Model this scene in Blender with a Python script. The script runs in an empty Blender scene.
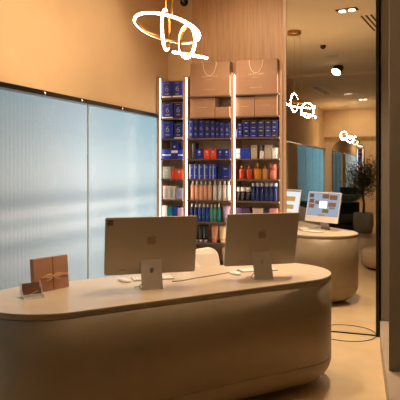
import bpy, bmesh, math, random
from mathutils import Vector, Matrix
random.seed(7)
sc = bpy.context.scene
COL = sc.collection
PI = math.pi

# ------------------------------------------------------------------ camera
F = 580.0                      # focal length in pixels of the 400 px frame
YAW = math.atan(204 / 580)
CY, SY = math.cos(YAW), math.sin(YAW)
HC = 1.56                      # eye height
HOR = 165.0                    # horizon row
cam = bpy.data.cameras.new('camera')
cam.sensor_width = 36
cam.lens = F / 400 * 36
cam.shift_y = -(200 - HOR) / 400
cam.clip_start = 0.05
co = bpy.data.objects.new('camera', cam)
COL.objects.link(co)
co.location = (0, 0, HC)
co.rotation_euler = (PI / 2, 0, YAW)
sc.camera = co
sc.view_settings.view_transform = 'Standard'
sc.view_settings.look = 'None'
sc.view_settings.gamma = 1
sc.view_settings.use_curve_mapping = False
sc.view_settings.exposure = 0.0
sc.render.film_transparent = False

YM = 5.52                      # mirror plane


def w(px, zc, py=None):
    """world point seen at column px, depth zc (and row py)"""
    xc = (px - 200) / F * zc
    z = HC - (py - HOR) / F * zc if py is not None else 0
    return Vector((xc * CY - zc * SY, xc * SY + zc * CY, z))


def at_y(px, py, Y):
    k = (px - 200) / F
    return w(px, Y / (CY + k * SY), py)


def at_z(px, py, z):
    return w(px, F * (HC - z) / (py - HOR), py)


def in_mirror(px, py, z):
    p = at_z(px, py, z)
    return Vector((p.x, 2 * YM - p.y, p.z))


# ------------------------------------------------------------------ materials
def lin(c):
    return tuple((v / 255 / 12.92) if v / 255 <= .04045 else ((v / 255 + .055) / 1.055) ** 2.4 for v in c)


MATS = {}


def mat(name, col, rough=.5, metal=0.0, noise=0.0, scale=8.0, bump=0.0, stretch=None, emit=None, estr=0.0, spec=.5, trans=0.0, alpha=1.0, coat=0.0):
    if name in MATS:
        return MATS[name]
    m = bpy.data.materials.new(name)
    m.use_nodes = True
    nt = m.node_tree
    b = nt.nodes['Principled BSDF']
    c = lin(col)
    b.inputs['Base Color'].default_value = (*c, 1)
    b.inputs['Roughness'].default_value = rough
    b.inputs['Metallic'].default_value = metal
    b.inputs['Specular IOR Level'].default_value = spec
    b.inputs['Transmission Weight'].default_value = trans
    b.inputs['Alpha'].default_value = alpha
    b.inputs['Coat Weight'].default_value = coat
    if emit:
        b.inputs['Emission Color'].default_value = (*lin(emit), 1)
        b.inputs['Emission Strength'].default_value = estr
    if noise or bump:
        tc = nt.nodes.new('ShaderNodeTexCoord')
        mp = nt.nodes.new('ShaderNodeMapping')
        nz = nt.nodes.new('ShaderNodeTexNoise')
        nz.inputs['Scale'].default_value = scale
        nz.inputs['Detail'].default_value = 5
        if stretch:
            mp.inputs['Scale'].default_value = stretch
        nt.links.new(tc.outputs['Object'], mp.inputs['Vector'])
        nt.links.new(mp.outputs['Vector'], nz.inputs['Vector'])
        if noise:
            r = nt.nodes.new('ShaderNodeValToRGB')
            r.color_ramp.elements[0].position = .3
            r.color_ramp.elements[1].position = .7
            r.color_ramp.elements[0].color = (*[v * (1 - noise) for v in c], 1)
            r.color_ramp.elements[1].color = (*[min(1, v * (1 + noise)) for v in c], 1)
            nt.links.new(nz.outputs['Fac'], r.inputs['Fac'])
            nt.links.new(r.outputs['Color'], b.inputs['Base Color'])
        if bump:
            bp = nt.nodes.new('ShaderNodeBump')
            bp.inputs['Strength'].default_value = bump
            bp.inputs['Distance'].default_value = .01
            nt.links.new(nz.outputs['Fac'], bp.inputs['Height'])
            nt.links.new(bp.outputs['Normal'], b.inputs['Normal'])
    MATS[name] = m
    return m


def emitter(name, col, strength):
    m = bpy.data.materials.new(name)
    m.use_nodes = True
    nt = m.node_tree
    nt.nodes.remove(nt.nodes['Principled BSDF'])
    e = nt.nodes.new('ShaderNodeEmission')
    e.inputs['Color'].default_value = (*lin(col), 1)
    e.inputs['Strength'].default_value = strength
    nt.links.new(e.outputs['Emission'], nt.nodes['Material Output'].inputs['Surface'])
    MATS[name] = m
    return m


M_plaster = mat('warm beige plaster', (222, 190, 146), .85, noise=.03, scale=3, bump=.04)
M_ceiling = mat('ceiling paint', (236, 212, 170), .9, noise=.02, scale=2)
M_ceiling2 = mat('lower ceiling paint', (226, 202, 160), .9, noise=.02, scale=2)
M_wood = mat('vertical grain veneer', (200, 162, 124), .5, noise=.16, scale=6, stretch=(9, 9, .35), bump=.05)
M_shelfwood = mat('shelf veneer', (190, 156, 126), .5, noise=.08, scale=6, stretch=(6, 6, .5))
M_board = mat('dark shelf board', (104, 80, 66), .4, noise=.1, scale=6)
M_desk_shaded = mat('microcement', (146, 127, 99), .42, noise=.05, scale=9, bump=.02)  # desk sides: same cement as the top, shade put into the darker colour
M_desk_lit = mat('microcement lit top', (202, 184, 160), .3, noise=.04, scale=7)  # paler copy of the desk cement, light from above put into the colour
M_dark = mat('black metal', (24, 22, 22), .3, metal=.4, noise=.05)
M_bronze = mat('dark bronze', (52, 40, 32), .35, metal=.6, noise=.05)
M_pillar = mat('taupe panel', (124, 112, 98), .5, noise=.05, scale=4)
M_plinth = mat('grey plinth', (170, 152, 132), .5, noise=.05, scale=4)
M_alu = mat('champagne aluminium', (176, 167, 151), .4, metal=.45, noise=.015, scale=30)
M_alu2 = mat('polished logo aluminium', (150, 136, 122), .3, metal=.6, noise=.01)
M_white = mat('white plastic', (232, 224, 214), .4, noise=.01)
M_bezel = mat('white bezel', (236, 226, 218), .35, noise=.01)
M_black = mat('black gloss', (14, 14, 16), .25, noise=.02)
M_gold = mat('brushed brass', (190, 140, 70), .3, metal=1, noise=.05)
M_kraft = mat('kraft paper', (160, 122, 94), .7, noise=.05, scale=14)
M_kraftdk = mat('kraft paper print', (170, 124, 84), .7, noise=.02)
M_bagprint = mat('pale bag print', (226, 190, 150), .6, noise=.02)
M_cord = mat('cream cord', (240, 220, 190), .7, noise=.03)
M_chair = mat('ivory upholstery', (232, 218, 202), .7, noise=.03, scale=30, bump=.05)
M_chrome = mat('chrome', (200, 200, 200), .12, metal=1, noise=.01)
M_green = mat('dark green leather', (22, 40, 30), .3, noise=.1, scale=10)
M_pot = mat('pale concrete pot', (170, 160, 146), .8, noise=.08, scale=12, bump=.1)
M_soil = mat('soil', (48, 36, 28), .95, noise=.3, scale=40, bump=.3)
M_bark = mat('olive bark', (96, 78, 60), .9, noise=.25, scale=20, bump=.4)
M_leaf = mat('olive leaf', (58, 66, 40), .5, noise=.3, scale=5)
M_pouf = mat('beige boucle', (206, 182, 152), .95, noise=.1, scale=60, bump=.4)
M_clear = mat('clear acrylic', (240, 244, 244), .08, alpha=.55, noise=.01, spec=.8)
M_card = mat('brown card', (112, 76, 56), .6, noise=.05)
M_giftbox = mat('brown craft box', (166, 122, 94), .7, noise=.06, scale=12)
M_raffia = mat('raffia', (214, 172, 126), .7, noise=.15, scale=30)
M_cable = mat('grey cable', (120, 108, 96), .5, noise=.03)
M_cabledk = mat('black cable', (20, 18, 18), .45, noise=.03)
M_sticker = mat('grey sticker', (104, 92, 82), .5, noise=.12, scale=120)
M_led = emitter('warm led', (255, 228, 204), 9.0)
M_ring = emitter('pendant led', (255, 222, 180), 115.0)
M_spotlit = emitter('lit downlight', (255, 232, 200), 14.0)
M_spotdim = emitter('dim rail spot', (255, 220, 180), 2.0)
M_speaker = mat('speaker mesh', (214, 200, 178), .8, noise=.02)
# product colours
M_navy = mat('navy carton', (20, 34, 120), .35, noise=.05)
M_navydk = mat('deep navy carton', (16, 24, 84), .35, noise=.05)
M_blue = mat('royal blue carton', (26, 56, 168), .35, noise=.04)
M_red = mat('vermilion carton', (206, 62, 26), .4, noise=.04)
M_silver = mat('silver print', (190, 196, 214), .3, metal=.3, noise=.02)
M_whitepk = mat('white carton', (226, 222, 222), .45, noise=.02)
M_greypk = mat('grey green carton', (150, 158, 150), .45, noise=.03)
M_beigepk = mat('stone carton', (176, 160, 142), .45, noise=.03)
M_frost = mat('frosted carton', (206, 190, 186), .3, noise=.04)
M_violetgrey = mat('violet grey carton', (138, 138, 166), .4, noise=.03)
M_peach = mat('peach bottle', (236, 178, 150), .35, noise=.02)
M_whitebt = mat('white bottle', (226, 224, 220), .3, noise=.02)
M_navybt = mat('navy bottle', (28, 44, 110), .22, noise=.03)
M_bluebt = mat('blue bottle', (34, 72, 160), .22, noise=.03)
M_greenbt = mat('sea green bottle', (92, 158, 140), .25, noise=.03)
M_tealbt = mat('teal bottle', (20, 128, 132), .25, noise=.03)
M_lilac = mat('lilac tube', (186, 164, 190), .4, noise=.03)
M_purple = mat('purple carton', (92, 68, 116), .4, noise=.04)
M_purpledk = mat('dark purple carton', (52, 36, 78), .4, noise=.04)
M_cream = mat('cream carton', (226, 206, 180), .45, noise=.03)
M_pink = mat('pink carton', (226, 156, 158), .45, noise=.03)
M_creamtube = mat('cream tube', (240, 206, 160), .35, noise=.02)
M_peachtube = mat('peach tube', (226, 158, 122), .35, noise=.02)
M_amber = mat('amber red glass', (196, 62, 16), .12, noise=.05, coat=.5)
M_honey = mat('honey glass', (222, 148, 46), .12, noise=.05, coat=.5)
M_tan = mat('tan glass', (190, 130, 72), .15, noise=.05, coat=.5)
M_rose = mat('rose glass', (188, 104, 88), .2, noise=.12, scale=30, coat=.5)
M_blackbt = mat('black jar', (24, 24, 28), .2, noise=.03)


# ------------------------------------------------------------------ mesh builder
class MB:
    def __init__(s, *mats):
        s.bm = bmesh.new()
        s.mats = list(mats)

    def mi(s, m):
        if m not in s.mats:
            s.mats.append(m)
        return s.mats.index(m)

    def _tag(s, faces, m, smooth):
        i = s.mi(m) if m else 0
        for f in faces:
            f.material_index = i
            f.smooth = smooth

    def box(s, c, d, m=None, bevel=0.0, rot=None, seg=2):
        tmp = bmesh.new()
        bmesh.ops.create_cube(tmp, size=1)
        bmesh.ops.scale(tmp, vec=d, verts=tmp.verts)
        if bevel:
            bmesh.ops.bevel(tmp, geom=tmp.edges[:], offset=bevel, segments=seg, affect='EDGES', profile=.5)
        M = Matrix.Translation(c) @ (rot.to_4x4() if rot else Matrix.Identity(4))
        bmesh.ops.transform(tmp, matrix=M, verts=tmp.verts)
        return s.merge(tmp, m, bool(bevel) and bevel > .012)

    def merge(s, tmp, m, smooth):
        n0 = len(s.bm.faces)
        vm = {v: s.bm.verts.new(v.co) for v in tmp.verts}
        fs = []
        for f in tmp.faces:
            try:
                fs.append(s.bm.faces.new([vm[v] for v in f.verts]))
            except ValueError:
                pass
        s._tag(fs, m, smooth)
        tmp.free()
        return fs

    def lathe(s, prof, c=(0, 0, 0), m=None, n=24, smooth=True, sx=1.0, sy=1.0, axis=None):
        c = Vector(c)
        rings = []
        A = axis or Matrix.Identity(3)
        for r, z in prof:
            if r < 1e-5:
                rings.append([s.bm.verts.new(c + A @ Vector((0, 0, z)))])
            else:
                rings.append([s.bm.verts.new(c + A @ Vector((r * sx * math.cos(2 * PI * k / n), r * sy * math.sin(2 * PI * k / n), z))) for k in range(n)])
        fs = []
        for a, b in zip(rings, rings[1:]):
            for k in range(n):
                k2 = (k + 1) % n
                q = [a[k % len(a)], a[k2 % len(a)], b[k2 % len(b)], b[k % len(b)]]
                u = []
                for v in q:
                    if v not in u:
                        u.append(v)
                if len(u) > 2:
                    fs.append(s.bm.faces.new(u))
        for R, flip in ((rings[0], True), (rings[-1], False)):
            if len(R) > 2:
                fs.append(s.bm.faces.new(R[::-1] if flip else R))
        s._tag(fs, m, smooth)
        return fs

    def tube(s, pts, r, m=None, n=8, closed=False, smooth=True, r2=None):
        pts = [Vector(p) for p in pts]
        N = len(pts)
        rings = []
        up = None
        for i, p in enumerate(pts):
            if closed:
                t = pts[(i + 1) % N] - pts[i - 1]
            else:
                t = pts[min(i + 1, N - 1)] - pts[max(i - 1, 0)]
            t.normalize()
            if up is None:
                up = t.orthogonal().normalized()
            up = (up - t * up.dot(t))
            if up.length < 1e-6:
                up = t.orthogonal()
            up.normalize()
            q = t.cross(up)
            rr = r if r2 is None else r + (r2 - r) * i / max(1, N - 1)
            rings.append([s.bm.verts.new(p + (up * math.cos(2 * PI * k / n) + q * math.sin(2 * PI * k / n)) * rr) for k in range(n)])
        fs = []
        pairs = list(zip(rings, rings[1:])) + ([(rings[-1], rings[0])] if closed else [])
        for a, b in pairs:
            for k in range(n):
                fs.append(s.bm.faces.new([a[k], a[(k + 1) % n], b[(k + 1) % n], b[k]]))
        if not closed:
            fs.append(s.bm.faces.new(rings[0][::-1]))
            fs.append(s.bm.faces.new(rings[-1]))
        s._tag(fs, m, smooth)
        return fs

    def prism(s, poly, z0, z1, m=None, smooth=False):
        a = [s.bm.verts.new((x, y, z0)) for x, y in poly]
        b = [s.bm.verts.new((x, y, z1)) for x, y in poly]
        n = len(poly)
        side = [s.bm.faces.new([a[k], a[(k + 1) % n], b[(k + 1) % n], b[k]]) for k in range(n)]
        caps = [s.bm.faces.new(a[::-1]), s.bm.faces.new(b)]
        s._tag(side, m, smooth)
        s._tag(caps, m, False)
        return side + caps

    def loft(s, loops, m=None, smooth=True, cap=True):
        R = [[s.bm.verts.new(p) for p in L] for L in loops]
        fs = []
        for a, b in zip(R, R[1:]):
            n = len(a)
            for k in range(n):
                fs.append(s.bm.faces.new([a[k], a[(k + 1) % n], b[(k + 1) % n], b[k]]))
        s._tag(fs, m, smooth)
        if cap:
            s._tag([s.bm.faces.new(R[0][::-1]), s.bm.faces.new(R[-1])], m, False)
        return fs

    def quad(s, p, m=None):
        f = s.bm.faces.new([s.bm.verts.new(q) for q in p])
        s._tag([f], m, False)
        return f

    def build(s, name, parent=None, loc=None, rot=None, mesh_only=False):
        bmesh.ops.recalc_face_normals(s.bm, faces=s.bm.faces[:])
        me = bpy.data.meshes.new(name)
        s.bm.to_mesh(me)
        s.bm.free()
        for m in s.mats:
            me.materials.append(m)
        if mesh_only:
            return me
        return link(name, me, parent, loc, rot)


def link(name, me, parent=None, loc=None, rot=None):
    o = bpy.data.objects.new(name, me)
    COL.objects.link(o)
    if parent:
        o.parent = parent
    if loc is not None:
        o.location = loc
    if rot is not None:
        o.rotation_euler = rot
    return o


def tag(o, label, cat, group=None, kind=None):
    o['label'] = label
    o['category'] = cat
    if group:
        o['group'] = group
    if kind:
        o['kind'] = kind
    return o


def thing(name, label, cat, loc=(0, 0, 0), rz=0, group=None):
    o = bpy.data.objects.new(name, None)
    o.empty_display_size = .1
    COL.objects.link(o)
    o.location = loc
    o.rotation_euler = (0, 0, rz)
    return tag(o, label, cat, group)


def struct(name, mb, label=None, cat=None):
    o = mb.build(name)
    o['kind'] = 'structure'
    if label:
        o['label'] = label
    if cat:
        o['category'] = cat
    return o


def dup(root, loc=None, rz=None, label=None, group=None):
    r = root.copy()
    COL.objects.link(r)
    if loc is not None:
        r.location = loc
    if rz is not None:
        r.rotation_euler = (0, 0, rz)
    if label:
        r['label'] = label
    if group:
        r['group'] = group
    for ch in list(root.children):
        c = ch.copy()
        COL.objects.link(c)
        c.parent = r
        for g in ch.children:
            d = g.copy()
            COL.objects.link(d)
            d.parent = c
    return r


def rrect(wd, ht, r, n=5, cx=0, cz=0):
    pts = []
    for sx, sz, a0 in ((1, 1, 0), (-1, 1, PI / 2), (-1, -1, PI), (1, -1, 1.5 * PI)):
        for k in range(n + 1):
            a = a0 + PI / 2 * k / n
            pts.append((cx + sx * (wd / 2 - r) + r * math.cos(a), cz + sz * (ht / 2 - r) + r * math.sin(a)))
    return pts


# ------------------------------------------------------------------ setting
XL, XR, YB, YF, HC2 = at_y(157, 0, 5.52).x, 1.7, 5.82, -8.0, 3.35
HG = 2.05                      # top of the glass partition

b = MB(mat('cream terrazzo floor', (214, 188, 148), .35, noise=.05, scale=5, bump=.02))
b.box(((XL + XR) / 2, (YB + YF) / 2, -.05), (XR - XL + .2, YB - YF + .2, .1))
struct('floor', b, 'warm cream polished floor', 'floor')
b = MB(M_ceiling)
b.box(((XL + XR) / 2, (YB - .4) / 2, HC2 + .06), (XR - XL + .2, YB + .6, .12))
b.box(((XL + XR) / 2, (-.5 + YF) / 2, HC2 + .03), (XR - XL + .2, -.3 - YF, .18), M_ceiling2)
struct('ceiling', b, 'warm beige painted ceiling', 'ceiling')

# left wall above the glass
b = MB(M_plaster)
b.box((XL - .1, (YB + YF) / 2, (HG + .035 + HC2) / 2), (.2, YB - YF, HC2 - HG - .035))
struct('wall_left', b, 'beige plaster wall above the reeded glass', 'wall')
b = MB(M_dark)
b.box((XL - .02, (YB + YF) / 2, HG + .0175), (.1, YB - YF, .035), bevel=.004)
struct('trim_1', b, 'black metal rail along the top of the glass', 'rail')


def glass_material():
    m = bpy.data.materials.new('reeded frosted glass')
    m.use_nodes = True
    nt = m.node_tree
    nt.nodes.remove(nt.nodes['Principled BSDF'])
    out = nt.nodes['Material Output']
    tc = nt.nodes.new('ShaderNodeTexCoord')
    sp = nt.nodes.new('ShaderNodeSeparateXYZ')
    nt.links.new(tc.outputs['Object'], sp.inputs[0])
    mu = nt.nodes.new('ShaderNodeMath'); mu.operation = 'MULTIPLY'; mu.inputs[1].default_value = 2 * PI / .042
    sn = nt.nodes.new('ShaderNodeMath'); sn.operation = 'SINE'
    nt.links.new(sp.outputs['Y'], mu.inputs[0]); nt.links.new(mu.outputs[0], sn.inputs[0])
    bp = nt.nodes.new('ShaderNodeBump'); bp.inputs['Strength'].default_value = .06; bp.inputs['Distance'].default_value = .002
    nt.links.new(sn.outputs[0], bp.inputs['Height'])
    re = nt.nodes.new('ShaderNodeBsdfRefraction'); re.inputs['Roughness'].default_value = .17; re.inputs['IOR'].default_value = 1.1
    re.inputs['Color'].default_value = (.92, .95, .95, 1)
    tr = nt.nodes.new('ShaderNodeBsdfTranslucent'); tr.inputs['Color'].default_value = (.88, .93, .94, 1)
    gl = nt.nodes.new('ShaderNodeBsdfGlossy'); gl.inputs['Roughness'].default_value = .18; gl.inputs['Color'].default_value = (1, 1, 1, 1)
    rr = nt.nodes.new('ShaderNodeMapRange'); rr.inputs[1].default_value = -1; rr.inputs[2].default_value = 1; rr.inputs[3].default_value = .8; rr.inputs[4].default_value = 1.0
    nt.links.new(sn.outputs[0], rr.inputs[0])
    for n, c in ((re, (.93, .93, .91, 1)), (tr, (.9, .92, .91, 1))):
        mm_ = nt.nodes.new('ShaderNodeMixRGB'); mm_.inputs[1].default_value = (.45, .55, .58, 1); mm_.inputs[2].default_value = c
        nt.links.new(rr.outputs[0], mm_.inputs[0]); nt.links.new(mm_.outputs[0], n.inputs['Color'])
    for n in (re, tr, gl):
        nt.links.new(bp.outputs['Normal'], n.inputs['Normal'])
    m1 = nt.nodes.new('ShaderNodeMixShader'); m1.inputs[0].default_value = .12
    nt.links.new(re.outputs[0], m1.inputs[1]); nt.links.new(tr.outputs[0], m1.inputs[2])
    m2 = nt.nodes.new('ShaderNodeMixShader'); m2.inputs[0].default_value = .06
    nt.links.new(m1.outputs[0], m2.inputs[1]); nt.links.new(gl.outputs[0], m2.inputs[2])
    nt.links.new(m2.outputs[0], out.inputs['Surface'])
    return m


M_reed = glass_material()
M_seal = mat('clear seal', (176, 200, 204), .3, noise=.02)
ys = [5.8, w(86.6, 4.70).y, 2.78, 1.42, .06, -1.3, -2.66, -4.02, -5.38, -6.74, -8.0]
for i, (y1, y0) in enumerate(zip(ys, ys[1:])):
    o = thing('window_%d' % (i + 1), 'reeded translucent glass partition panel %s' % ('beside the shelf' if i == 0 else 'behind the desk end' if i == 1 else 'further along the glass wall'), 'glass panel', (XL, 0, 0))
    o['kind'] = 'structure'
    b = MB(M_reed)
    b.quad([(0, y0 + .003, .0), (0, y1 - .003, .0), (0, y1 - .003, HG), (0, y0 + .003, HG)])
    b.build('pane', o)
    b = MB(M_seal)
    b.box((0, y0, HG / 2), (.012, .008, HG))
    b.build('seal', o)

# plastered pillar in the line of the glass, behind the camera
zz = [XL / ((px - 200) / F * CY - SY) for px in (286, 295.5)]
yy = [2 * YM - z_ * ((px - 200) / F * SY + CY) for z_, px in zip(zz, (286, 295.5))]
b = MB(M_plaster)
b.box((XL + .0, sum(yy) / 2, HG / 2 + .001), (.1, abs(yy[0] - yy[1]), HG - .002))
struct('trim_5', b, 'plastered pier standing in the line of the reeded glass', 'pillar')

# back wall with veneer panel
b = MB(M_plaster)
xw = at_y(192, 0, YB - .02).x
b.box(((XL + XR) / 2, YB + .06, HC2 / 2), (XR - XL + .2, .12, HC2))
struct('wall_back', b, 'beige plaster back wall behind the shelving', 'wall')
b = MB(M_wood)
XM = at_y(286.5, 0, YM).x
b.box(((xw + XM) / 2, YB - .01, HC2 / 2), (XM - xw, .02, HC2))
struct('trim_2', b, 'vertical grain wood veneer panel above the shelving', 'wall panel')
b = MB(M_shelfwood)
b.box((XM - .016, (YM + YB) / 2 - .005, HC2 / 2), (.03, YB - YM + .01, HC2))
struct('trim_3', b, 'slim wood upright between shelving and mirror', 'trim')

# mirror wall
mx0, mx1 = at_y(286.5, 0, YM).x, at_y(376, 0, YM).x
t = thing('wall_mirror', 'tall floor-to-ceiling mirror panel reflecting the desk and monitors', 'mirror', ((mx0 + mx1) / 2, YM, 0))
mm = bpy.data.materials.new('mirror silver')
mm.use_nodes = True
pb = mm.node_tree.nodes['Principled BSDF']
pb.inputs['Metallic'].default_value = 1
pb.inputs['Roughness'].default_value = 0.0
pb.inputs['Base Color'].default_value = (.93, .92, .89, 1)
b = MB(mm)
mw = mx1 - mx0
b.box((0, .01, (HC2) / 2 + .003), (mw, .02, HC2 - .02))
b.build('glass', t)
b = MB(M_dark)
b.box((mw / 2 + .014, .05, HC2 / 2), (.028, .16, HC2 - .004))
b.box((0, .01, .006), (mw, .03, .008))
b.build('frame', t)

# right side: end wall, plinth and pillar
b = MB(M_pillar)
b.box((mx1 + .045 + .9, YM + .1, HC2 / 2), (1.8, .2, HC2))
struct('wall_right_return', b, 'taupe wall panel at the mirror edge', 'wall')
b = MB(M_plinth)
b.prism([(mx1 + .036, 5.51), (mx1 + .056, 5.05), (mx1 + .158, 3.68), (XR, 3.68), (XR, 5.51)], 0, .145)
struct('baseboard_right', b, 'low grey plinth beside the mirror', 'plinth')
b = MB(M_pillar)
px_ = at_z(388.8, 371, .145)
b.box((px_.x + .35, px_.y + .15, (.145 + HC2) / 2), (.70, .30, HC2 - .146), bevel=.006)
struct('trim_4', b, 'taupe pillar standing on the grey plinth', 'pillar')
b = MB(mat('unseen darkened wall', (74, 58, 46), .5, noise=.12, scale=5, stretch=(6, 6, .5)))  # unseen wall, dark finish invented to cut bounce onto the desk front
b.box((XR + .1, (YB + YF) / 2, HC2 / 2), (.2, YB - YF, HC2))
struct('wall_right', b, 'unseen darkened wall opposite the glass partition', 'wall')
b = MB(M_plaster)
b.box(((XL + XR) / 2, YF - .1, HC2 / 2), (XR - XL + .4, .2, HC2))
b.box(((XL + XR) / 2, YF + .12, (2.45 + HC2) / 2), (XR - XL, .24, HC2 - 2.45))
struct('wall_far', b, 'beige far wall with a deep header seen in the mirror', 'wall')

# outside of the glass: a pale arcade
M_ext = bpy.data.materials.new('arcade facade')
M_ext.use_nodes = True
nt = M_ext.node_tree
pb = nt.nodes['Principled BSDF']
pb.inputs['Roughness'].default_value = .7
tc = nt.nodes.new('ShaderNodeTexCoord')
sp = nt.nodes.new('ShaderNodeSeparateXYZ')
nt.links.new(tc.outputs['Object'], sp.inputs[0])
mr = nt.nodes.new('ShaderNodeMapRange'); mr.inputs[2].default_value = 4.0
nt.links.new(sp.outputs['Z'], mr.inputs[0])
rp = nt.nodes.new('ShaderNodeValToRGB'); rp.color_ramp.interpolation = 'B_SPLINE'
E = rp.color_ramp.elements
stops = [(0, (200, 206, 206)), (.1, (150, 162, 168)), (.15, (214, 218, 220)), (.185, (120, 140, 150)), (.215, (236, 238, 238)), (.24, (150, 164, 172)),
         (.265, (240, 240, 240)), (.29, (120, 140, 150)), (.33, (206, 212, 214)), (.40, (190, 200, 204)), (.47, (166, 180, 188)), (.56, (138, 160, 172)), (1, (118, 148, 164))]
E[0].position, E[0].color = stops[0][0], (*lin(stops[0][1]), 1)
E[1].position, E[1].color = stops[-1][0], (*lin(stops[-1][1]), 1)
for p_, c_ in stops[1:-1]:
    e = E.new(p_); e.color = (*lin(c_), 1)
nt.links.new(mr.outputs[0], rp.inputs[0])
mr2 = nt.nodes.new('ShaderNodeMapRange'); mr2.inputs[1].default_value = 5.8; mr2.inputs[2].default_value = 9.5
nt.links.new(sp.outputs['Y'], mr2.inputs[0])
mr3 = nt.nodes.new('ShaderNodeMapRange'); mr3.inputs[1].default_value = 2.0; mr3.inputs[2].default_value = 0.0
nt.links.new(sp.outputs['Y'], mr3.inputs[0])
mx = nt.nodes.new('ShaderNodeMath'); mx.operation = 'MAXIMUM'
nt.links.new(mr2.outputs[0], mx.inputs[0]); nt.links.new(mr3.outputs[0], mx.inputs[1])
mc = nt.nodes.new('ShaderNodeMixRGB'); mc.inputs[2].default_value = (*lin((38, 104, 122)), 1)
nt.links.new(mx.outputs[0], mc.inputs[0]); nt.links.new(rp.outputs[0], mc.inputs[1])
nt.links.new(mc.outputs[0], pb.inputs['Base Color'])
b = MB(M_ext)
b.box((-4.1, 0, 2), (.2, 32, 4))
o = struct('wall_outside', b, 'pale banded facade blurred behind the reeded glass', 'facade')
b = MB(mat('arcade paving', (188, 190, 188), .6, noise=.06, scale=2))
b.box((-3.3, 0, -.06), (1.6, 32, .1))
struct('floor_outside', b, 'pale paving outside the glass', 'paving')

# ------------------------------------------------------------------ reception desk
DA = .53 + YAW
DU = Vector((math.cos(DA), math.sin(DA)))
DN = Vector((-DU.y, DU.x))
DC = w(200 + .55 / 4.27 * F, 4.27).xy
DL, DR, DH = 1.656, .407, .78
dmid = DC - DU * DL / 2


def stadium(R, n=28):
    pts = []
    for k in range(n + 1):
        a = -PI / 2 + PI * k / n
        pts.append((DL / 2 + R * math.cos(a), R * math.sin(a)))
    for k in range(n + 1):
        a = PI / 2 + PI * k / n
        pts.append((-DL / 2 + R * math.cos(a), R * math.sin(a)))
    return pts


desk = thing('reception_desk', 'long pill shaped beige stone reception desk with rounded ends', 'desk', (dmid.x, dmid.y, 0), DA)
b = MB(M_desk_shaded)
prof = [(-.19, .03)]
for k in range(0, 13):
    a = PI / 2 * k / 12
    prof.append((-.165 * (1 - math.sin(a)), .03 + .165 * (1 - math.cos(a))))
prof += [(0, .2), (-.003, .202), (-.003, .205), (0, .207), (0, .5), (0, DH - .036)]
b.loft([[(x, y, z) for x, y in stadium(DR + dr)] for dr, z in prof])
b.build('body', desk)
b = MB(M_desk_lit)
fs = b.loft([[(x, y, z) for x, y in stadium(DR + dr)] for dr, z in [(-.004, DH - .0355), (-.004, DH - .033), (0, DH - .032), (0, DH - .003), (-.003, DH)]])
for f in fs:
    f.material_index = b.mi(M_desk_shaded)  # rim takes the shaded tone of the sides
b.build('worktop', desk)
b = MB(M_dark)
b.loft([[(x, y, z) for x, y in stadium(DR - .21)] for z in (.0, .03)])
b.build('plinth', desk)

# ------------------------------------------------------------------ computers
MA = math.radians(34.3)
MROT = Matrix.Rotation(MA, 3, 'Z')


def ui_material(name, base, tiles):
    return emitter(name, base, 1.0)


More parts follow.
